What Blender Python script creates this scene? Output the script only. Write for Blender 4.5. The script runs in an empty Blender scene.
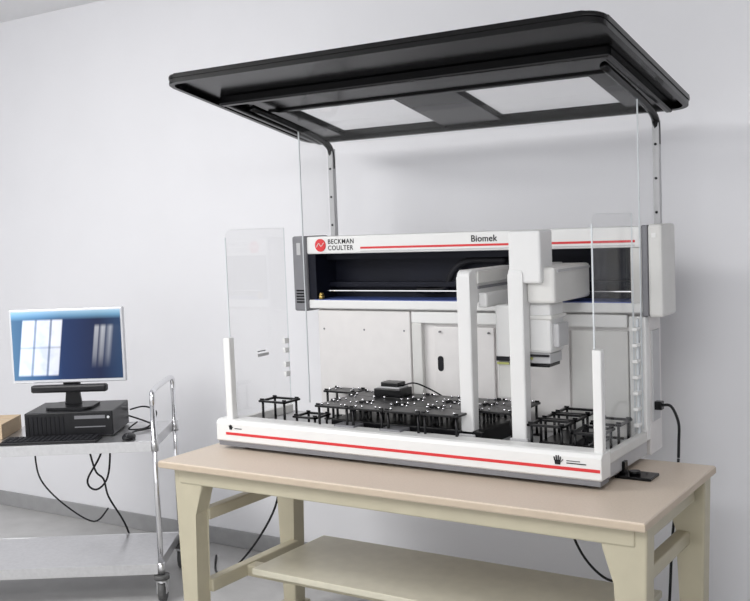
import bpy, bmesh, math, random
from mathutils import Vector, Matrix
random.seed(4)
scene = bpy.context.scene
scene.view_settings.view_transform = 'Standard'

# ---------------------------------------------------------------- materials
def mat(name, col, rough=0.5, metal=0.0, var=0.0, scale=20.0, bump=0.0, emis=None, spec=0.5):
    m = bpy.data.materials.new(name); m.use_nodes = True
    nt = m.node_tree; b = nt.nodes["Principled BSDF"]
    b.inputs["Base Color"].default_value = (*col, 1)
    b.inputs["Roughness"].default_value = rough
    b.inputs["Metallic"].default_value = metal
    b.inputs["Specular IOR Level"].default_value = spec
    tc = nt.nodes.new("ShaderNodeTexCoord")
    nz = nt.nodes.new("ShaderNodeTexNoise"); nz.inputs["Scale"].default_value = scale
    nz.inputs["Detail"].default_value = 4
    nt.links.new(tc.outputs["Object"], nz.inputs["Vector"])
    if var > 0:
        r = nt.nodes.new("ShaderNodeValToRGB")
        r.color_ramp.elements[0].position = 0.3; r.color_ramp.elements[1].position = 0.7
        r.color_ramp.elements[0].color = (*[max(0, c*(1-var)) for c in col], 1)
        r.color_ramp.elements[1].color = (*[min(1, c*(1+var)) for c in col], 1)
        nt.links.new(nz.outputs["Fac"], r.inputs["Fac"])
        nt.links.new(r.outputs["Color"], b.inputs["Base Color"])
    if bump > 0:
        bp = nt.nodes.new("ShaderNodeBump"); bp.inputs["Strength"].default_value = bump
        bp.inputs["Distance"].default_value = 0.002
        nt.links.new(nz.outputs["Fac"], bp.inputs["Height"])
        nt.links.new(bp.outputs["Normal"], b.inputs["Normal"])
    if emis:
        b.inputs["Emission Color"].default_value = (*emis[:3], 1)
        b.inputs["Emission Strength"].default_value = emis[3]
    return m

def glass(name, tint=0.985, cap=0.07):
    m = bpy.data.materials.new(name); m.use_nodes = True
    nt = m.node_tree; nt.nodes.clear()
    o = nt.nodes.new("ShaderNodeOutputMaterial"); mx = nt.nodes.new("ShaderNodeMixShader")
    t = nt.nodes.new("ShaderNodeBsdfTransparent"); t.inputs[0].default_value = (tint, tint, tint, 1)
    g = nt.nodes.new("ShaderNodeBsdfGlossy"); g.inputs["Roughness"].default_value = 0.02
    lw = nt.nodes.new("ShaderNodeFresnel"); lw.inputs["IOR"].default_value = 1.25
    ml = nt.nodes.new("ShaderNodeMath"); ml.operation = 'MINIMUM'; ml.inputs[1].default_value = cap
    nt.links.new(lw.outputs[0], ml.inputs[0]); nt.links.new(ml.outputs[0], mx.inputs[0])
    nt.links.new(t.outputs[0], mx.inputs[1]); nt.links.new(g.outputs[0], mx.inputs[2])
    nt.links.new(mx.outputs[0], o.inputs[0])
    return m

M_wall = mat("wall_paint", (0.80, 0.80, 0.825), 0.6, var=0.01, scale=3, bump=0.05)
M_ceil = mat("ceiling_paint", (0.86, 0.86, 0.87), 0.7, var=0.01)
M_floor = mat("floor_vinyl", (0.47, 0.465, 0.46), 0.35, var=0.08, scale=8)
M_base = mat("baseboard_rubber", (0.34, 0.34, 0.345), 0.5, var=0.05)
M_white = mat("machine_white", (0.78, 0.78, 0.77), 0.4, var=0.01)
M_arm = mat("gantry_white", (0.71, 0.71, 0.705), 0.4, var=0.01)
M_cream = mat("machine_cream", (0.66, 0.655, 0.635), 0.45, var=0.02)
M_panel = mat("machine_panel", (0.74, 0.72, 0.71), 0.5, var=0.02)
M_grey = mat("machine_grey", (0.20, 0.20, 0.215), 0.5, var=0.03)
M_lgrey = mat("machine_lightgrey", (0.5, 0.5, 0.51), 0.45, var=0.03)
M_black = mat("black_plastic", (0.003, 0.003, 0.0035), 0.20, var=0.1, spec=0.30)
M_deck = mat("deck_anodised", (0.006, 0.006, 0.007), 0.3, 0.0, var=0.1, spec=0.3)
M_navy = mat("recess_dark", (0.006, 0.007, 0.014), 0.5, var=0.2, scale=5, spec=0.2)
M_blue = mat("blue_strip", (0.08, 0.12, 0.35), 0.5, var=0.05)
M_red = mat("red_print", (0.66, 0.03, 0.035), 0.5, var=0.03)
M_ink = mat("ink_black", (0.015, 0.015, 0.018), 0.6, var=0.03, spec=0.2)
M_yel = mat("yellow_label", (0.40, 0.42, 0.14), 0.5, var=0.03)
M_steel = mat("steel", (0.66, 0.66, 0.67), 0.28, 0.85, var=0.05, scale=60)
M_chrome = mat("chrome", (0.8, 0.8, 0.82), 0.12, 1.0, var=0.02)
M_brass = mat("brass", (0.5, 0.36, 0.12), 0.3, 1.0, var=0.05)
M_top = mat("table_laminate", (0.64, 0.54, 0.44), 0.35, var=0.05, scale=140)
M_tedge = mat("table_edge", (0.52, 0.43, 0.33), 0.5, var=0.04)
M_leg = mat("table_enamel", (0.48, 0.44, 0.325), 0.45, var=0.04, scale=12)
M_shelf = mat("undershelf_board", (0.60, 0.57, 0.46), 0.4, var=0.04)
M_pc = mat("pc_black", (0.012, 0.012, 0.014), 0.35, var=0.1, spec=0.3)
M_silver = mat("silver_bezel", (0.66, 0.67, 0.70), 0.35, 0.2, var=0.02)
M_rub = mat("caster_rubber", (0.10, 0.10, 0.10), 0.6, var=0.05)
M_cable = mat("cable_black", (0.012, 0.012, 0.014), 0.5, var=0.05, spec=0.3)
M_card = mat("cardboard", (0.55, 0.42, 0.28), 0.7, var=0.08)
M_glass = glass("clear_acrylic")
M_cglass = glass("canopy_acrylic", 0.93, 0.05)
M_gedge = mat("acrylic_edge", (0.60, 0.63, 0.65), 0.3, var=0.03)

def screen_mat():  # window-blind reflections painted into the screen's emission: white bars over navy
    m = bpy.data.materials.new("monitor_painted_reflection"); m.use_nodes = True
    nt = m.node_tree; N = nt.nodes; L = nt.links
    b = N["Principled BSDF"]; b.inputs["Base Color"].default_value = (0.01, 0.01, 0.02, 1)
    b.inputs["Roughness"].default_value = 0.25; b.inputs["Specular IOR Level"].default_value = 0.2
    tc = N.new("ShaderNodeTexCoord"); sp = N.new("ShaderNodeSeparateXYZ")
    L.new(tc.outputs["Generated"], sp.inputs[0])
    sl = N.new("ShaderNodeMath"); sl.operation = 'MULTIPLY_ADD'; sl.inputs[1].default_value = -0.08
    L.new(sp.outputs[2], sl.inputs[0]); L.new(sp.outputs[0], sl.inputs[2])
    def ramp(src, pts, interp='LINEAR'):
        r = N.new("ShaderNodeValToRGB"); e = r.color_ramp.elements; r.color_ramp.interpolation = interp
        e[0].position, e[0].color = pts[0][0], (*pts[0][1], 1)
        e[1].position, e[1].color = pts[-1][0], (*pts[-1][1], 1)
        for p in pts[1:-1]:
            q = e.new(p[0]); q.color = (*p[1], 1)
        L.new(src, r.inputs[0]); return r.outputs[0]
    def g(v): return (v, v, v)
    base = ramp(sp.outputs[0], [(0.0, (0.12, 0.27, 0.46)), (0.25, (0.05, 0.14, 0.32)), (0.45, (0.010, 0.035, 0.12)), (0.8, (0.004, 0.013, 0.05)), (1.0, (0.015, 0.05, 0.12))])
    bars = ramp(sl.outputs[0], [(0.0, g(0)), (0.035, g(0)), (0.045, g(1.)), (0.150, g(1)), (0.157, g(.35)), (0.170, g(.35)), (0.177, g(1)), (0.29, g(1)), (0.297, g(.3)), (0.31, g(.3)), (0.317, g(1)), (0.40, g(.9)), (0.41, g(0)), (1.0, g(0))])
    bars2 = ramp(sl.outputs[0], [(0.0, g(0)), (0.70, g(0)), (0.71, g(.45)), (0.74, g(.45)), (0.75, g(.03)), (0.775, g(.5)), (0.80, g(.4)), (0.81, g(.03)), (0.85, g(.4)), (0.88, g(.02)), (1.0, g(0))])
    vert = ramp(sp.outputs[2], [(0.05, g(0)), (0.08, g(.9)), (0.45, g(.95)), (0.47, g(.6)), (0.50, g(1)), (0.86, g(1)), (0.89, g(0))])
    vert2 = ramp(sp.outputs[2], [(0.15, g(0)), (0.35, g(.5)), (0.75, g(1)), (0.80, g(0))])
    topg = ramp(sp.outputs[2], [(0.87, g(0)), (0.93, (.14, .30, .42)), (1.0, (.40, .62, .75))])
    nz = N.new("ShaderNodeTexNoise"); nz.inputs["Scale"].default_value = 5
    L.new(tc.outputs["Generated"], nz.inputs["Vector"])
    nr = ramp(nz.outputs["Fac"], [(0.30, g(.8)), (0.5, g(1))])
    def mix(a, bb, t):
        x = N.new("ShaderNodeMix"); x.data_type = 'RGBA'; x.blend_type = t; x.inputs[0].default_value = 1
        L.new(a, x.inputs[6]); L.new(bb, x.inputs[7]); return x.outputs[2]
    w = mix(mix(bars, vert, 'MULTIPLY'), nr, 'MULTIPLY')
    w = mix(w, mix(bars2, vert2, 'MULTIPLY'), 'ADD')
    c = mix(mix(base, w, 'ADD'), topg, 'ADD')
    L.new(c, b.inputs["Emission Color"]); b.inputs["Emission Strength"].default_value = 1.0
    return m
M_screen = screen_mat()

# ---------------------------------------------------------------- mesh builder
class MB:
    def __init__(s):
        s.bm = bmesh.new(); s.mats = []
    def mi(s, m):
        if m not in s.mats: s.mats.append(m)
        return s.mats.index(m)
    def _merge(s, t, m, mtx=None, smooth=False):
        if mtx is not None: bmesh.ops.transform(t, matrix=mtx, verts=t.verts)
        bmesh.ops.recalc_face_normals(t, faces=t.faces)
        i = s.mi(m)
        for f in t.faces: f.material_index = i; f.smooth = smooth
        me = bpy.data.meshes.new("tmp"); t.to_mesh(me); t.free()
        s.bm.from_mesh(me); bpy.data.meshes.remove(me)
    def box(s, x0, x1, y0, y1, z0, z1, m, bev=0.0, seg=2, mtx=None):
        t = bmesh.new(); bmesh.ops.create_cube(t, size=1)
        for v in t.verts:
            v.co = Vector(((x0+x1)/2+v.co.x*(x1-x0), (y0+y1)/2+v.co.y*(y1-y0), (z0+z1)/2+v.co.z*(z1-z0)))
        if bev > 0:
            bmesh.ops.bevel(t, geom=t.edges[:], offset=bev, segments=seg, affect='EDGES', profile=0.5)
        s._merge(t, m, mtx)
    def prism(s, pts, axis, a0, a1, m, bev=0.0, mtx=None, seg=2):
        """pts 2D polygon; axis 'x' -> pts=(y,z); 'z' -> pts=(x,y); 'y' -> pts=(x,z)"""
        t = bmesh.new()
        def P(p, a):
            return {'x': (a, p[0], p[1]), 'z': (p[0], p[1], a), 'y': (p[0], a, p[1])}[axis]
        A = [t.verts.new(P(p, a0)) for p in pts]; B = [t.verts.new(P(p, a1)) for p in pts]
        fa = t.faces.new(A); fb = t.faces.new(B[::-1]); n = len(pts)
        for i in range(n): t.faces.new((A[i], B[i], B[(i+1) % n], A[(i+1) % n]))
        if bev > 0:
            es = list(set(fa.edges[:]+fb.edges[:]))
            bmesh.ops.bevel(t, geom=es, offset=bev, segments=seg, affect='EDGES', profile=0.5)
        s._merge(t, m, mtx)
    def cyl(s, p0, p1, r, m, r2=None, seg=16, mtx=None):
        p0, p1 = Vector(p0), Vector(p1); d = p1-p0
        t = bmesh.new()
        bmesh.ops.create_cone(t, cap_ends=True, segments=seg, radius1=r, radius2=r if r2 is None else r2, depth=d.length)
        q = d.to_track_quat('Z', 'Y').to_matrix().to_4x4()
        bmesh.ops.transform(t, matrix=Matrix.Translation((p0+p1)/2) @ q, verts=t.verts)
        i = s.mi(m)
        if mtx is not None: bmesh.ops.transform(t, matrix=mtx, verts=t.verts)
        for f in t.faces: f.material_index = i; f.smooth = len(f.verts) == 4
        me = bpy.data.meshes.new("tmp"); t.to_mesh(me); t.free(); s.bm.from_mesh(me); bpy.data.meshes.remove(me)
    def ball(s, c, r, m, sc=(1, 1, 1), mtx=None, us=20, vs=12):
        t = bmesh.new(); bmesh.ops.create_uvsphere(t, u_segments=us, v_segments=vs, radius=r)
        for v in t.verts: v.co = Vector((v.co.x*sc[0]+c[0], v.co.y*sc[1]+c[1], v.co.z*sc[2]+c[2]))
        s._merge(t, m, mtx, True)
    def tube(s, pts, r, m, seg=8, sub=6, mtx=None):
        P = [Vector(p) for p in pts]; Q = []
        for i in range(len(P)-1):
            a = P[max(i-1, 0)]; b = P[i]; c = P[i+1]; d = P[min(i+2, len(P)-1)]
            for k in range(sub):
                t_ = k/sub
                Q.append(0.5*((2*b)+(c-a)*t_+(2*a-5*b+4*c-d)*t_**2+(3*b-a-3*c+d)*t_**3))
        Q.append(P[-1])
        t = bmesh.new(); rings = []; up = Vector((0.13, 0.21, 0.97)).normalized()
        for i, q in enumerate(Q):
            d = (Q[min(i+1, len(Q)-1)]-Q[max(i-1, 0)]).normalized()
            n = (up-d*up.dot(d))
            if n.length < 1e-3: n = Vector((1, 0, 0))-d*d.x
            n.normalize(); b = d.cross(n); up = n
            rings.append([t.verts.new(q+r*(math.cos(2*math.pi*k/seg)*n+math.sin(2*math.pi*k/seg)*b)) for k in range(seg)])
        for i in range(len(rings)-1):
            for k in range(seg):
                t.faces.new((rings[i][k], rings[i][(k+1) % seg], rings[i+1][(k+1) % seg], rings[i+1][k]))
        t.faces.new(rings[0]); t.faces.new(rings[-1][::-1])
        s._merge(t, m, mtx, True)
    def done(s, name, parent=None, mtx=None):
        if mtx is not None: bmesh.ops.transform(s.bm, matrix=mtx, verts=s.bm.verts)
        me = bpy.data.meshes.new(name); s.bm.to_mesh(me); s.bm.free()
        for m in s.mats: me.materials.append(m)
        o = bpy.data.objects.new(name, me); scene.collection.objects.link(o)
        if parent: attach(o, parent)
        return o

def attach(o, parent):
    o.parent = parent
    o.matrix_parent_inverse = Matrix.Translation(parent.location).inverted()
def empty(name, loc):
    e = bpy.data.objects.new(name, None); e.location = loc; e.empty_display_size = 0.1
    scene.collection.objects.link(e); return e
def boxobj(name, *a, parent=None, **k):
    b = MB(); b.box(*a, **k); return b.done(name, parent)
def text(name, body, loc, size, m, parent, bold=0.0, sx=1.0, sp=1.0):
    cu = bpy.data.curves.new(name, 'FONT'); cu.body = body; cu.size = size; cu.extrude = 0.0004; cu.offset = bold
    cu.space_character = sp
    o = bpy.data.objects.new(name, cu); scene.collection.objects.link(o)
    bpy.context.view_layer.update()
    me = bpy.data.meshes.new_from_object(o.evaluated_get(bpy.context.evaluated_depsgraph_get()))
    bpy.data.objects.remove(o)
    me.transform(Matrix.Translation(loc) @ Matrix.Rotation(math.pi/2, 4, 'X') @ Matrix.Diagonal((sx, 1, 1, 1)))
    me.materials.clear(); me.materials.append(m)
    o = bpy.data.objects.new(name, me); scene.collection.objects.link(o); attach(o, parent); return o
def rrect(x0, x1, y0, y1, r, n=6):
    pts = []
    for cx, cy, a0 in ((x1-r, y1-r, 0), (x0+r, y1-r, 90), (x0+r, y0+r, 180), (x1-r, y0+r, 270)):
        for k in range(n+1):
            a = math.radians(a0+90*k/n); pts.append((cx+r*math.cos(a), cy+r*math.sin(a)))
    return pts

# ---------------------------------------------------------------- room
WY = 3.98
boxobj("floor", -7, 2.6, -2.5, WY+0.1, -0.1, 0, M_floor)
boxobj("ceiling", -7, 2.6, -2.5, WY+0.1, 2.93, 3.03, M_ceil)
boxobj("wall_back", -7, 2.6, WY, WY+0.1, 0, 2.93, M_wall)
boxobj("wall_left", -7.1, -7, -2.5, WY+0.1, 0, 2.93, M_wall)
boxobj("wall_right", 2.6, 2.7, -2.5, WY+0.1, 0, 2.93, M_wall)
boxobj("baseboard_back", -7, 2.6, WY-0.012, WY, 0, 0.09, M_base, bev=0.003)

# ---------------------------------------------------------------- table
T = 0.80
tb = MB()
tb.box(-2.774, -0.91, 2.72, 3.46, 0.772, T, M_top, 0.004)
tb.box(-2.7755, -0.9085, 2.7185, 3.4615, 0.775, 0.795, M_tedge, 0.002)
tb.box(-2.70, -0.95, 2.75, 2.79, 0.715, 0.772, M_leg, 0.006)
tb.box(-2.70, -0.95, 3.38, 3.42, 0.715, 0.772, M_leg, 0.006)
for x in (-2.70, -0.99):
    tb.box(x, x+0.04, 2.79, 3.38, 0.70, 0.772, M_leg, 0.006)
def leg(x, y, sgn):
    xo = x - sgn*0.05
    prof = [(xo, 0.772), (xo+sgn*0.02, 0.05), (xo+sgn*0.085, 0.05), (xo+sgn*0.095, 0.60), (xo+sgn*0.135, 0.70), (xo+sgn*0.15, 0.772)]
    tb.prism(prof, 'y', y-0.035, y+0.035, M_leg, 0.006)
    tb.box(min(xo, xo+sgn*0.10), max(xo, xo+sgn*0.10), y-0.05, y+0.05, 0.04, 0.055, M_leg, 0.003)
    tb.cyl((xo+sgn*0.05, y, 0), (xo+sgn*0.05, y, 0.045), 0.022, M_rub)
for y in (2.79, 3.385):
    leg(-2.68, y, 1); leg(-0.965, y, -1)
for x in (-2.665, -1.015):
    tb.box(x, x+0.045, 2.82, 3.36, 0.285, 0.335, M_leg, 0.006)
tb.box(-2.665, -2.62, 2.82, 3.36, 0.565, 0.61, M_leg, 0.006)
tb.box(-1.015, -0.97, 2.82, 3.36, 0.55, 0.595, M_leg, 0.006)
tb.box(-2.64, -0.99, 3.02, 3.08, 0.285, 0.33, M_leg, 0.006)
tb.box(-2.52, -1.08, 2.93, 3.40, 0.335, 0.36, M_shelf, 0.004)
tb.done("work_table")

# ---------------------------------------------------------------- machine
mach = empty("liquid_handling_workstation", (-1.9, 3.2, T))
b = MB()
prof = [(2.985, 0.832), (2.98, 0.837), (2.98, 0.902), (2.988, 0.914), (3.0, 0.918), (3.06, 0.918), (3.06, 0.832)]
b.prism(prof, 'x', -2.71, -1.130, M_white, 0.004)
b.box(-2.703, -1.137, 2.986, 3.06, 0.814, 0.834, M_grey)  # dark grey strip standing in for shade along the bumper's lower edge
b.box(-2.69, -1.14, 3.06, 3.45, 0.820, 0.872, M_lgrey, 0.004)
b.box(-2.69, -2.665, 3.06, 3.42, 0.872, 0.905, M_cream, 0.003)
b.box(-1.155, -1.13, 3.06, 3.42, 0.872, 0.905, M_cream, 0.003)
for x in (-2.6, -2.2, -1.65, -1.2):
    for y in (3.05, 3.41):
        b.cyl((x, y, T), (x, y, 0.826), 0.022, M_black)
b.box(-2.66, -1.135, 2.9785, 2.985, 0.859, 0.869, M_red)
b.done("base_tray", mach)
h = MB()
def hand(cx, cz, s):
    y0, y1 = 2.9778, 2.985
    h.prism([(cx-.3*s, cz-.45*s), (cx+.3*s, cz-.45*s), (cx+.38*s, cz+.05*s), (cx-.38*s, cz+.05*s)], 'y', y0, y1, M_ink)
    for k, (dx, l) in enumerate(((-.34, .42), (-.13, .58), (.08, .6), (.28, .46))):
        h.prism([(cx+(dx-.07)*s, cz), (cx+(dx+.08)*s, cz), (cx+(dx*1.25+.07)*s, cz+l*s), (cx+(dx*1.25-.06)*s, cz+l*s)], 'y', y0, y1, M_ink)
    h.prism([(cx+.2*s, cz-.4*s), (cx+.34*s, cz-.2*s), (cx+.68*s, cz+.12*s), (cx+.6*s, cz+.2*s)], 'y', y0, y1, M_ink)
hand(-1.275, 0.887, 0.028); hand(-2.635, 0.888, 0.018)
h.box(-1.245, -1.18, 2.9785, 2.984, 0.880, 0.883, M_ink)
h.box(-1.245, -1.20, 2.9785, 2.984, 0.888, 0.890, M_ink)
h.box(-2.615, -2.58, 2.9785, 2.984, 0.884, 0.887, M_ink)
h.done("hand_symbols", mach)

p = MB()
p.box(-2.672, -2.640, 3.0, 3.03, 0.915, 1.235, M_white, 0.004)
p.box(-1.162, -1.132, 3.0, 3.03, 0.915, 1.24, M_white, 0.004)
p.done("front_posts", mach)
def pane(name, x, y0, y1, z0, z1):
    # sheet with rounded upper front corner
    r = 0.03
    pts = [(y1, z0), (y1, z1), (y0+r, z1)]
    for i in range(1, 6):
        an = math.radians(90+90*i/6); pts.append((y0+r+r*math.cos(an), z1-r+r*math.sin(an)))
    pts += [(y0, z1-r), (y0, z0)]
    g = MB(); g.prism(pts, 'x', x-0.002, x+0.002, M_glass)
    e = 0.0025
    g.box(x-e, x+e, y0-0.003, y0, z0, z1-r, M_gedge)
    g.box(x-e, x+e, y1, y1+0.0008, z0, z1, M_gedge)
    g.box(x-e, x+e, y0+r, y1, z1, z1+0.0008, M_gedge)
    g.done(name, mach)
pane("side_panel_left", -2.663, 3.033, 3.402, 0.905, 1.655)
pane("side_panel_right", -1.165, 3.033, 3.402, 0.905, 1.66)
g = MB()
SX0, SX1 = -2.566, -1.140
g.box(SX0, SX1, 3.405, 3.4085, 1.622, 2.075, M_glass)
g.box(SX0-.003, SX0+.001, 3.4045, 3.4095, 0.92, 2.075, M_gedge); g.box(SX1-.001, SX1+.003, 3.4045, 3.4095, 0.92, 2.075, M_gedge)
for x in (SX0, SX1):
    g.box(x-.0015, x+.0015, 3.41, 3.598, 1.622, 2.030, M_glass)
g.box(-2.34, -1.40, 3.4045, 3.4095, 1.985, 1.987, M_gedge)
g.done("tall_shield", mach)
k = MB()
k.box(-1.152, -1.144, 3.385, 3.403, 0.905, 1.30, M_gedge, 0.002)
for i in range(7):
    z = 0.93+i*0.055
    k.box(-1.158, -1.139, 3.36, 3.403, z, z+0.012, M_white, 0.003)
for z in (1.03, 1.07, 1.13, 1.17):
    k.box(-2.672, -2.656, 3.37, 3.40, z, z+0.022, M_white, 0.003)
k.box(-2.6665, -2.6645, 3.20, 3.27, 1.135, 1.147, M_lgrey)
k.box(-2.6665, -2.6645, 3.20, 3.25, 1.155, 1.159, M_grey)
k.done("panel_brackets", mach)

# bridge
b = MB()
b.box(-2.56, -1.13, 3.42, 3.60, 1.542, 1.614, M_white, 0.006)
b.box(-2.56, -1.13, 3.42, 3.60, 1.316, 1.352, M_white, 0.005)
b.box(-2.56, -1.13, 3.57, 3.60, 1.34, 1.55, M_navy)
b.box(-2.56, -2.52, 3.425, 3.60, 1.35, 1.545, M_navy)
b.box(-1.18, -1.13, 3.43, 3.60, 1.35, 1.545, M_cream)
b.box(-2.53, -1.18, 3.422, 3.57, 1.350, 1.354, M_blue)
b.box(-2.50, -1.18, 3.47, 3.480, 1.385, 1.389, M_chrome)
b.box(-2.53, -1.18, 3.52, 3.57, 1.40, 1.42, M_navy)
b.box(-2.53, -1.18, 3.50, 3.57, 1.515, 1.542, M_navy)
b.cyl((-2.50, 3.43, 1.354), (-2.50, 3.43, 1.372), 0.012, M_brass)
b.ball((-2.50, 3.43, 1.374), 0.010, M_brass)
b.box(-2.63, -2.558, 3.412, 3.58, 1.305, 1.618, M_grey, 0.008)
for i in range(5):
    b.box(-2.615, -2.575, 3.4095, 3.414, 1.34+i*0.012, 1.346+i*0.012, M_black)
b.box(-2.605, -2.585, 3.4095, 3.414, 1.54, 1.59, M_lgrey)
b.box(-1.137, -1.115, 3.412, 3.58, 1.305, 1.618, M_grey, 0.005)
b.box(-1.115, -1.066, 3.414, 3.57, 1.303, 1.62, M_cream, 0.010)
b.box(-1.100, -1.085, 3.411, 3.416, 1.575, 1.59, M_white)
b.box(-2.29, -1.16, 3.4185, 3.424, 1.560, 1.568, M_red)
b.box(-2.29, -1.16, 3.4185, 3.424, 1.549, 1.552, M_lgrey)
b.cyl((-2.487, 3.4155, 1.578), (-2.487, 3.424, 1.578), 0.026, M_red, seg=32)
b.tube([(-2.505, 3.4150, 1.570), (-2.493, 3.4150, 1.586), (-2.482, 3.4150, 1.574), (-2.468, 3.4150, 1.588)], 0.0016, M_white, seg=6)
b.done("bridge_housing", mach)
text("brand_lettering_upper", "BECKMAN", (-2.45, 3.419, 1.583), 0.027, M_ink, mach, 0.0003, 0.95, 1.14)
text("brand_lettering_lower", "COULTER", (-2.45, 3.419, 1.557), 0.027, M_ink, mach, 0.0003, 0.95, 1.14)
text("model_lettering", "Biomek", (-1.79, 3.419, 1.577), 0.034, M_ink, mach, 0.0005, 1.0, 1.05)
c = MB()
c.tube([(-2.1, 3.54, 1.385), (-1.98, 3.54, 1.39), (-1.93, 3.53, 1.46), (-1.86, 3.53, 1.50), (-1.70, 3.53, 1.50)], 0.014, M_ink, seg=6)
c.done("cable_chain", mach)

# rear enclosure
e = MB()
e.box(-2.54, -1.13, 3.462, 3.59, 0.815, 1.316, M_panel, 0.004)
e.box(-2.53, -2.083, 3.440, 3.462, 0.872, 1.308, M_panel, 0.004)
e.box(-2.075, -1.20, 3.438, 3.462, 1.262, 1.308, M_white, 0.004)
e.box(-2.075, -2.03, 3.438, 3.462, 0.872, 1.262, M_cream, 0.004)
e.box(-1.98, -1.72, 3.448, 3.462, 0.872, 1.25, M_panel, 0.004)
e.box(-1.71, -1.42, 3.448, 3.462, 0.872, 1.25, M_panel, 0.004)
e.box(-1.41, -1.20, 3.444, 3.462, 0.872, 1.25, M_cream, 0.004)
e.box(-1.19, -1.13, 3.425, 3.462, 0.872, 1.305, M_white, 0.005)
e.prism(rrect(-1.965, -1.940, 1.075, 1.135, 0.012), 'y', 3.4465, 3.452, M_ink)
for x in (-2.50, -2.30, -2.11, -1.95, -1.74, -1.68, -1.45):
    e.cyl((x, 3.438, 1.23), (x, 3.447, 1.23), 0.004, M_grey, seg=8)
e.box(-1.132, -1.125, 3.48, 3.56, 0.93, 1.25, M_lgrey, 0.002)
e.box(-1.128, -1.10, 3.49, 3.52, 0.97, 1.0, M_black, 0.003)
e.done("rear_enclosure", mach)

# posts & canopy
pp = MB()
for x in (-2.55, -1.14):
    pp.box(x-0.012, x+0.012, 3.60, 3.625, 1.30, 1.985, M_lgrey, 0.002)
    for i in range(3):
        pp.cyl((x, 3.597, 1.66+i*0.12), (x, 3.602, 1.66+i*0.12), 0.005, M_ink, seg=8)
pp.done("canopy_posts", mach)

CX, CY, CZ = -1.878, 2.79, 2.207
SLP = 0.200
th = math.atan(SLP)
MC = Matrix.Translation((CX, CY, CZ)) @ Matrix.Rotation(-th, 4, 'X')
def cut(obj, boxes):
    for bx in boxes:
        t = MB()
        if len(bx) == 6: t.box(*bx, M_black)
        else: t.prism(bx[0], 'z', bx[1], bx[2], M_black)
        co = t.done("cutter")
        md = obj.modifiers.new("cut", 'BOOLEAN'); md.operation = 'DIFFERENCE'; md.object = co; md.solver = 'EXACT'
        bpy.context.view_layer.update()
        me = bpy.data.meshes.new_from_object(obj.evaluated_get(bpy.context.evaluated_depsgraph_get()))
        obj.modifiers.clear(); obj.data = me
        bpy.data.objects.remove(co)
L_ = 0.925; HW = 0.847
WIN = [(-0.625, -0.135, 0.475, 0.87, -0.2, 0.2), (0.125, 0.625, 0.475, 0.87, -0.2, 0.2)]
a = MB(); a.prism(rrect(-HW, HW, 0, L_, 0.06, 8), 'z', 0.012, 0.028, M_black, 0.005)
slab = a.done("canopy_shell"); cut(slab, WIN)
a = MB(); a.prism(rrect(-HW+.003, HW-.003, 0.003, L_-.003, 0.058, 8), 'z', -0.006, 0.014, M_black, 0.003)
rim = a.done("canopy_rim"); cut(rim, [(rrect(-HW+.022, HW-.022, 0.022, L_-.022, 0.045, 8), -0.1, 0.1)])
a = MB(); a.box(-0.74, 0.74, 0.25, 0.90, 0.002, 0.014, M_black, 0.003)
fr = a.done("canopy_inner_frame"); cut(fr, WIN)
a = MB()
a.box(-0.78, 0.78, 0.245, 0.275, -0.024, 0.014, M_black, 0.007)
a.box(-0.70, 0.70, 0.445, 0.465, -0.006, 0.006, M_black, 0.003)
a.box(-0.78, 0.78, 0.885, 0.905, -0.012, 0.014, M_black, 0.005)
for sx in (-1, 1):
    a.box(min(sx*.755, sx*.78), max(sx*.755, sx*.78), 0.25, 0.90, -0.020, 0.014, M_black, 0.006)
ribs = a.done("canopy_ribs")
a = MB()
for w in WIN: a.box(w[0]-.004, w[1]+.004, w[2]-.004, w[3]+.004, 0.019, 0.023, M_cglass)
pn = a.done("canopy_windows")
for o in (slab, rim, fr, ribs, pn):
    o.data.transform(MC)
    if not o.data.materials: o.data.materials.append(M_black)
    attach(o, mach)
def under(y): return CZ-SLP*(y-CY)
a = MB()
for x in (-2.55, -1.14):
    a.tube([(x, 3.10, under(3.10)-.025), (x, 3.45, under(3.45)-.03), (x, 3.58, under(3.58)-.045), (x, 3.612, 1.965), (x, 3.614, 1.90)], 0.014, M_black, seg=10)
a.done("canopy_arms", mach)

# gantry arm A (left)
a = MB()
def armprof(y0, y1, z0, z1, zb, ly):
    r = 0.025
    pts = [(y0, zb), (y0, z1-r)]
    for i in range(1, 6):
        an = math.radians(180-90*i/6); pts.append((y0+r+r*math.cos(an), z1-r+r*math.sin(an)))
    pts += [(y0+r, z1), (y1, z1), (y1, z0), (y0+ly+0.03, z0), (y0+ly+0.01, z0-0.01), (y0+ly, z0-0.03), (y0+ly, zb)]
    return pts
a.prism(armprof(3.10, 3.45, 1.385, 1.486, 0.915, 0.045), 'x', -1.684, -1.634, M_arm, 0.006)
a.box(-1.634, -1.60, 3.16, 3.45, 1.352, 1.405, M_arm, 0.008)
a.box(-1.6345, -1.630, 3.16, 3.44, 1.418, 1.428, M_grey)
a.box(-1.634, -1.625, 3.15, 3.44, 1.436, 1.480, M_cream, 0.004)
a.box(-1.69, -1.628, 3.095, 3.150, 0.906, 0.918, M_lgrey, 0.003)
a.box(-1.592, -1.530, 3.20, 3.30, 1.17, 1.36, M_arm, 0.010)
a.box(-1.588, -1.535, 3.21, 3.29, 1.03, 1.17, M_cream, 0.006)
a.box(-1.585, -1.540, 3.197, 3.203, 1.152, 1.160, M_yel)
a.box(-1.587, -1.538, 3.196, 3.203, 1.164, 1.180, M_ink)
a.done("gantry_arm_a", mach)
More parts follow.
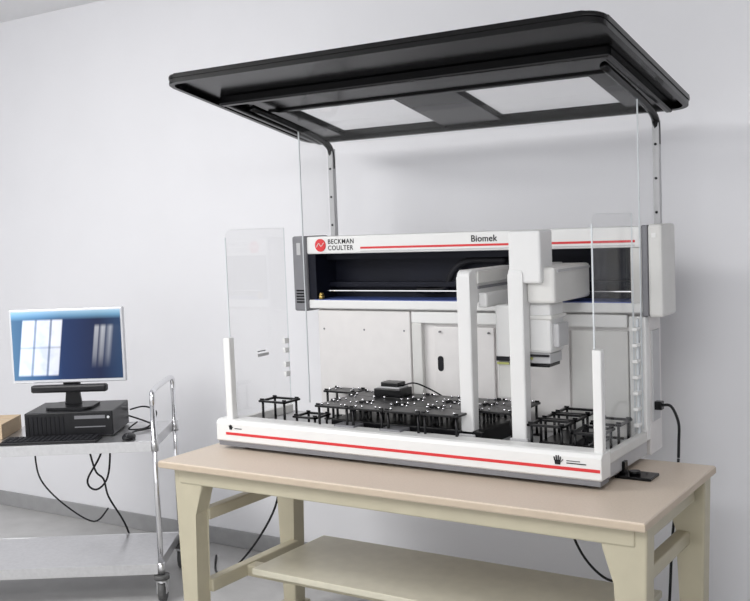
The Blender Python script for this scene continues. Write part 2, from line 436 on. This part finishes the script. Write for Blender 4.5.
# gantry arm B (right)
a = MB()
a.prism(armprof(3.10, 3.45, 1.385, 1.495, 0.915, 0.045), 'x', -1.490, -1.436, M_arm, 0.006)
a.box(-1.436, -1.335, 3.13, 3.45, 1.372, 1.492, M_cream, 0.010)
a.box(-1.336, -1.331, 3.15, 3.44, 1.475, 1.483, M_lgrey)
a.box(-1.488, -1.372, 3.105, 3.21, 1.44, 1.615, M_arm, 0.008)
a.box(-1.496, -1.430, 3.095, 3.150, 0.906, 0.918, M_lgrey, 0.003)
a.box(-1.462, -1.365, 3.16, 3.28, 1.20, 1.375, M_arm, 0.012)
a.box(-1.468, -1.359, 3.154, 3.286, 1.315, 1.330, M_cream, 0.004)
a.box(-1.455, -1.372, 3.168, 3.27, 1.165, 1.20, M_lgrey, 0.004)
a.box(-1.452, -1.435, 3.162, 3.170, 1.178, 1.186, M_yel)
a.box(-1.458, -1.375, 3.160, 3.172, 1.189, 1.196, M_ink)
a.box(-1.45, -1.378, 3.172, 3.265, 1.152, 1.166, M_black, 0.003)
a.box(-1.370, -1.345, 3.18, 3.27, 1.22, 1.30, M_lgrey, 0.006)
a.done("gantry_arm_b", mach)

# deck positioners
d = MB()
def positioner(x, y, w, dp, z, kind):
    t_ = 0.008
    zb = 0.872
    for sx in (-1, 1):
        for sy in (-1, 1):
            px, py = x+sx*(w/2-0.012), y+sy*(dp/2-0.012)
            d.cyl((px, py, zb), (px, py, z-t_/2), 0.005, M_deck, seg=8)
            d.box(px-0.012, px+0.012, py-0.012, py+0.012, zb, zb+0.006, M_deck)
    if kind == 'plate':
        d.box(x-w/2, x+w/2, y-dp/2, y+dp/2, z-t_, z, M_deck, 0.0015)
        for sx in (-1, 1):
            for sy in (-1, 1):
                px, py = x+sx*(w/2-0.010), y+sy*(dp/2-0.008)
                d.box(px-0.008, px+0.008, py-0.002, py+0.002, z, z+0.006, M_deck)
                d.ball((px-sx*0.012, py-sy*0.010, z+0.004), 0.0052, M_chrome, us=10, vs=6)
                if random.random() < 0.6: d.ball((px-sx*0.035, py-sy*0.018, z+0.003), 0.0044, M_chrome, us=10, vs=6)
    else:
        f = 0.011
        d.box(x-w/2, x+w/2, y-dp/2, y-dp/2+f, z-t_, z, M_deck, 0.001)
        d.box(x-w/2, x+w/2, y+dp/2-f, y+dp/2, z-t_, z, M_deck, 0.001)
        d.box(x-w/2, x-w/2+f, y-dp/2, y+dp/2, z-t_, z, M_deck, 0.001)
        d.box(x+w/2-f, x+w/2, y-dp/2, y+dp/2, z-t_, z, M_deck, 0.001)
        for sx in (-1, 1):
            for sy in (-1, 1):
                px, py = x+sx*(w/2-0.010), y+sy*(dp/2-0.010)
                d.box(px-0.008, px+0.008, py-0.003, py+0.003, z, z+0.006, M_deck)
        d.box(x-w/2+f, x+w/2-f, y-0.004, y+0.004, zb+0.02, zb+0.028, M_deck)
for i in range(5):
    for j in range(3):
        x = -2.19+i*0.152; y = 3.09+j*0.118
        if (i == 4 and j == 0): continue
        positioner(x, y, 0.149, 0.114, 0.992, 'plate')
positioner(-2.50, 3.12, 0.13, 0.10, 0.985, 'frame')
positioner(-2.345, 3.12, 0.11, 0.10, 0.935, 'frame')
positioner(-2.36, 3.37, 0.15, 0.09, 0.992, 'plate')
for j in range(3):
    positioner(-1.36, 3.13+j*0.115, 0.13, 0.10, 0.975, 'frame')
positioner(-1.225, 3.16, 0.11, 0.12, 0.955, 'frame')
positioner(-1.225, 3.33, 0.11, 0.12, 0.955, 'frame')
d.box(-2.24, -1.60, 3.10, 3.36, 0.872, 0.93, M_deck, 0.004)
d.box(-1.42, -1.30, 3.16, 3.38, 0.872, 0.90, M_deck, 0.004)
for x in (-2.18, -1.98):
    d.box(x, x+0.09, 3.03, 3.10, 0.872, 0.925, M_grey, 0.004)
d.box(-2.16, -2.04, 3.28, 3.37, 0.992, 1.022, M_deck, 0.003)
d.box(-2.15, -2.05, 3.29, 3.36, 1.022, 1.028, M_lgrey, 0.002)
d.box(-2.14, -2.06, 3.30, 3.355, 1.028, 1.045, M_deck, 0.003)
d.tube([(-2.06, 3.33, 1.03), (-2.00, 3.32, 1.045), (-1.96, 3.36, 1.02), (-1.93, 3.42, 0.98)], 0.003, M_cable, seg=6)
d.done("deck_positioners", mach)

f = MB()
f.box(-1.155, -1.035, 3.16, 3.25, T, T+0.010, M_black, 0.003)
f.cyl((-1.10, 3.20, T+0.01), (-1.10, 3.20, T+0.022), 0.018, M_black)
f.box(-1.15, -1.13, 3.19, 3.22, T+0.01, T+0.05, M_black, 0.002)
f.done("levelling_foot", mach)
c = MB()
c.tube([(-1.105, 3.505, 0.985), (-1.07, 3.50, 0.985), (-1.045, 3.50, 0.93), (-1.048, 3.51, 0.86), (-1.05, 3.51, 0.803)], 0.005, M_cable)
c.done("inlet_cord", mach)
c = MB()
c.tube([(-1.05, 3.51, 0.800), (-1.06, 3.51, 0.65), (-1.08, 3.52, 0.5), (-1.10, 3.52, 0.2), (-1.15, 3.56, 0.012), (-1.3, 3.7, 0.008)], 0.005, M_cable)
c.done("power_cord")
c = MB()
c.tube([(-1.48, 3.475, 0.79), (-1.47, 3.48, 0.70), (-1.45, 3.475, 0.54), (-1.40, 3.475, 0.42), (-1.32, 3.475, 0.345), (-1.22, 3.475, 0.32), (-1.13, 3.50, 0.20), (-1.10, 3.56, 0.03), (-1.2, 3.68, 0.008)], 0.005, M_cable)
c.done("network_cable")
c = MB()
c.tube([(-2.78, 3.48, 0.80), (-2.80, 3.48, 0.60), (-2.84, 3.48, 0.42), (-2.98, 3.48, 0.22), (-3.16, 3.50, 0.06), (-3.34, 3.62, 0.008), (-3.5, 3.8, 0.008)], 0.005, M_cable)
c.done("extension_lead")

# ---------------------------------------------------------------- cart and computer
RA = math.atan2(0.5436, 0.8389)
MK = Matrix.Translation((-3.30, 3.20, 0)) @ Matrix.Rotation(RA, 4, 'Z')
k = MB(); SD = 0.48; SL = 0.95; ST = 0.733
def tray(zt):
    k.box(-SL, 0, 0, SD, zt-0.004, zt, M_steel)
    k.box(-SL, 0, -0.004, 0, zt-0.045, zt+0.002, M_steel, 0.001)
    k.box(-SL, 0, SD, SD+.004, zt-0.045, zt+0.002, M_steel, 0.001)
    k.box(-0.004+0.004, 0.004, 0, SD, zt-0.045, zt+0.002, M_steel, 0.001)
    k.box(-SL-.004, -SL, 0, SD, zt-0.045, zt+0.002, M_steel, 0.001)
tray(ST); tray(0.175)
for x in (0.012, -SL-0.012):
    for y in (0.012, SD-0.012):
        k.cyl((x, y, 0.12), (x, y, 0.90), 0.0125, M_chrome)
        for z in (0.155, ST-0.02): k.cyl((x, y, z-0.025), (x, y, z+0.025), 0.017, M_steel)
        k.cyl((x, y, 0.105), (x, y, 0.125), 0.035, M_rub, seg=20)
        k.cyl((x, y, 0.07), (x, y, 0.105), 0.018, M_steel)
        k.box(x-0.022, x-0.018, y-0.015, y+0.035, 0.04, 0.095, M_steel); k.box(x+0.018, x+0.022, y-0.015, y+0.035, 0.04, 0.095, M_steel)
        k.box(x-0.022, x+0.022, y-0.015, y+0.02, 0.09, 0.097, M_steel)
        k.cyl((x-0.015, y+0.015, 0.05), (x+0.015, y+0.015, 0.05), 0.05, M_rub, seg=24)
        k.cyl((x-0.024, y+0.015, 0.05), (x+0.024, y+0.015, 0.05), 0.012, M_steel, seg=12)
    k.tube([(x, 0.012, 0.89), (x, 0.012, 0.93), (x, 0.03, 0.950), (x, 0.10, 0.958), (x, SD-0.10, 0.958), (x, SD-0.03, 0.950), (x, SD-0.012, 0.93), (x, SD-0.012, 0.89)], 0.0125, M_chrome, seg=12)
k.done("utility_cart", None, MK)

Z0 = ST+0.001
comp = MB()
comp.box(-0.61, -0.205, 0.15, 0.45, Z0+0.004, Z0+0.118, M_pc, 0.005)
for x in (-0.59, -0.23):
    for y in (0.17, 0.43): comp.cyl((x, y, Z0), (x, y, Z0+0.006), 0.01, M_rub, seg=10)
for i in range(9):
    comp.box(-0.60+i*0.02, -0.59+i*0.02, 0.147, 0.152, Z0+0.02, Z0+0.10, M_ink)
comp.box(-0.38, -0.24, 0.1475, 0.152, Z0+0.085, Z0+0.10, M_grey)
comp.box(-0.38, -0.24, 0.1475, 0.152, Z0+0.045, Z0+0.05, M_grey)
comp.cyl((-0.225, 0.1465, Z0+0.09), (-0.225, 0.152, Z0+0.09), 0.006, M_silver)
comp.done("desktop_computer", None, MK)

MM = MK @ Matrix.Translation((-0.425, 0.28, 0)) @ Matrix.Rotation(math.radians(-3), 4, 'Z') @ Matrix.Translation((0.45, -0.28, 0))
mon = empty("computer_monitor", MM @ Vector((-0.45, 0.28, Z0+0.12)))
ZT = Z0+0.119
s = MB()
s.prism(rrect(-0.56, -0.34, 0.20, 0.38, 0.04), 'z', ZT, ZT+0.012, M_pc, 0.003)
s.prism([(-0.49, ZT+.01), (-0.41, ZT+.01), (-0.425, ZT+.14), (-0.475, ZT+.14)], 'y', 0.29, 0.31, M_pc, 0.004)
s.box(-0.49, -0.41, 0.28, 0.30, ZT+.10, ZT+.22, M_pc, 0.004)
s.box(-0.63, -0.27, 0.235, 0.275, ZT+.076, ZT+.112, M_pc, 0.010)
s.box(-0.720, -0.180, 0.255, 0.285, 0.974, 1.322, M_silver, 0.006)
s.box(-0.70, -0.20, 0.28, 0.30, 0.99, 1.29, M_pc, 0.01)
s.done("monitor_body", mon, MM)
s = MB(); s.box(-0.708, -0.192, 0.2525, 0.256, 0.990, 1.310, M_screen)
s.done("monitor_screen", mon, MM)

kb = MB()
kb.box(-0.68, -0.25, 0.008, 0.130, Z0, Z0+0.014, M_pc, 0.004)
for r in range(5):
    for c_ in range(17):
        x = -0.672+c_*0.0245; y = 0.016+r*0.0215
        kb.box(x, x+0.021, y, y+0.018, Z0+0.013, Z0+0.019, M_ink, 0.002, 1)
kb.done("computer_keyboard", None, MK)
ms = MB(); ms.ball((-0.115, 0.07, Z0+0.009), 0.03, M_pc, (1.0, 1.6, 0.62))
for v in ms.bm.verts: v.co.z = max(v.co.z, Z0)
ms.box(-0.1155, -0.1145, 0.025, 0.06, Z0+0.02, Z0+0.028, M_grey)
ms.done("computer_mouse", None, MK)
cb = MB()
def cab(pts, r=0.004): cb.tube(pts, r, M_cable)
cab([(-0.30, 0.465, 0.80), (-0.2, 0.47, 0.765), (-0.10, 0.40, 0.745), (-0.05, 0.30, 0.742), (-0.12, 0.2, 0.742), (-0.115, 0.125, 0.742)])
cab([(-0.20, 0.465, 0.80), (-0.12, 0.42, 0.82), (-0.05, 0.36, 0.80), (-0.08, 0.30, 0.742), (-0.16, 0.26, 0.742), (-0.14, 0.34, 0.76)])
cab([(-0.62, 0.50, 0.80), (-0.68, 0.50, 0.70), (-0.69, 0.50, 0.55), (-0.66, 0.50, 0.44), (-0.55, 0.50, 0.32), (-0.42, 0.50, 0.24), (-0.35, 0.52, 0.3)])
cab([(-0.42, 0.50, 0.80), (-0.43, 0.50, 0.66), (-0.40, 0.50, 0.5), (-0.36, 0.50, 0.45), (-0.34, 0.50, 0.36), (-0.27, 0.50, 0.23), (-0.20, 0.53, 0.03), (-0.1, 0.6, 0.008)], 0.005)
cab([(-0.36, 0.50, 0.80), (-0.36, 0.50, 0.60), (-0.44, 0.50, 0.45), (-0.40, 0.50, 0.40), (-0.34, 0.50, 0.46), (-0.32, 0.50, 0.62), (-0.34, 0.50, 0.78)], 0.005)
cb.done("computer_cables", None, MK)
bx = MB()
bx.box(-0.92, -0.72, 0.16, 0.42, Z0, Z0+0.07, M_card, 0.002)
bx.box(-0.92, -0.72, 0.285, 0.295, Z0+0.0695, Z0+0.071, M_tedge)
bx.done("cardboard_box", None, MK)

# ---------------------------------------------------------------- lights
def area(name, loc, tgt, sx, sy, e, col=(1, 1, 1)):
    l = bpy.data.lights.new(name, 'AREA'); l.shape = 'RECTANGLE'; l.size = sx; l.size_y = sy; l.energy = e; l.color = col
    o = bpy.data.objects.new(name, l); o.location = loc
    o.rotation_euler = (Vector(tgt)-Vector(loc)).to_track_quat('-Z', 'Y').to_euler()
    scene.collection.objects.link(o); return o
area("ceiling_light", (-3.9, 1.2, 2.88), (-3.7, 1.9, 0), 1.8, 1.0, 105, (1, 0.995, 0.985))
area("ceiling_light", (-0.8, 0.2, 2.88), (-1.2, 1.2, 0), 1.8, 1.2, 78, (0.985, 0.99, 1))
w = bpy.data.worlds.new("room_ambient"); scene.world = w; w.use_nodes = True
w.node_tree.nodes["Background"].inputs[0].default_value = (0.98, 0.985, 1, 1)
w.node_tree.nodes["Background"].inputs[1].default_value = 1.35

# ---------------------------------------------------------------- camera
right = Vector((0.8389, 0.5436, -0.0378)).normalized()
fwd = Vector((-0.5443, 0.8354, -0.0729)); fwd = (fwd-right*fwd.dot(right)).normalized()
up = right.cross(fwd)
cd = bpy.data.cameras.new("camera"); cam = bpy.data.objects.new("camera", cd)
cd.sensor_width = 36; cd.lens = 1022/750*36; cd.clip_start = 0.05
cam.matrix_world = Matrix(((right.x, up.x, -fwd.x, 0), (right.y, up.y, -fwd.y, 0), (right.z, up.z, -fwd.z, 1.65), (0, 0, 0, 1)))
scene.collection.objects.link(cam); scene.camera = cam
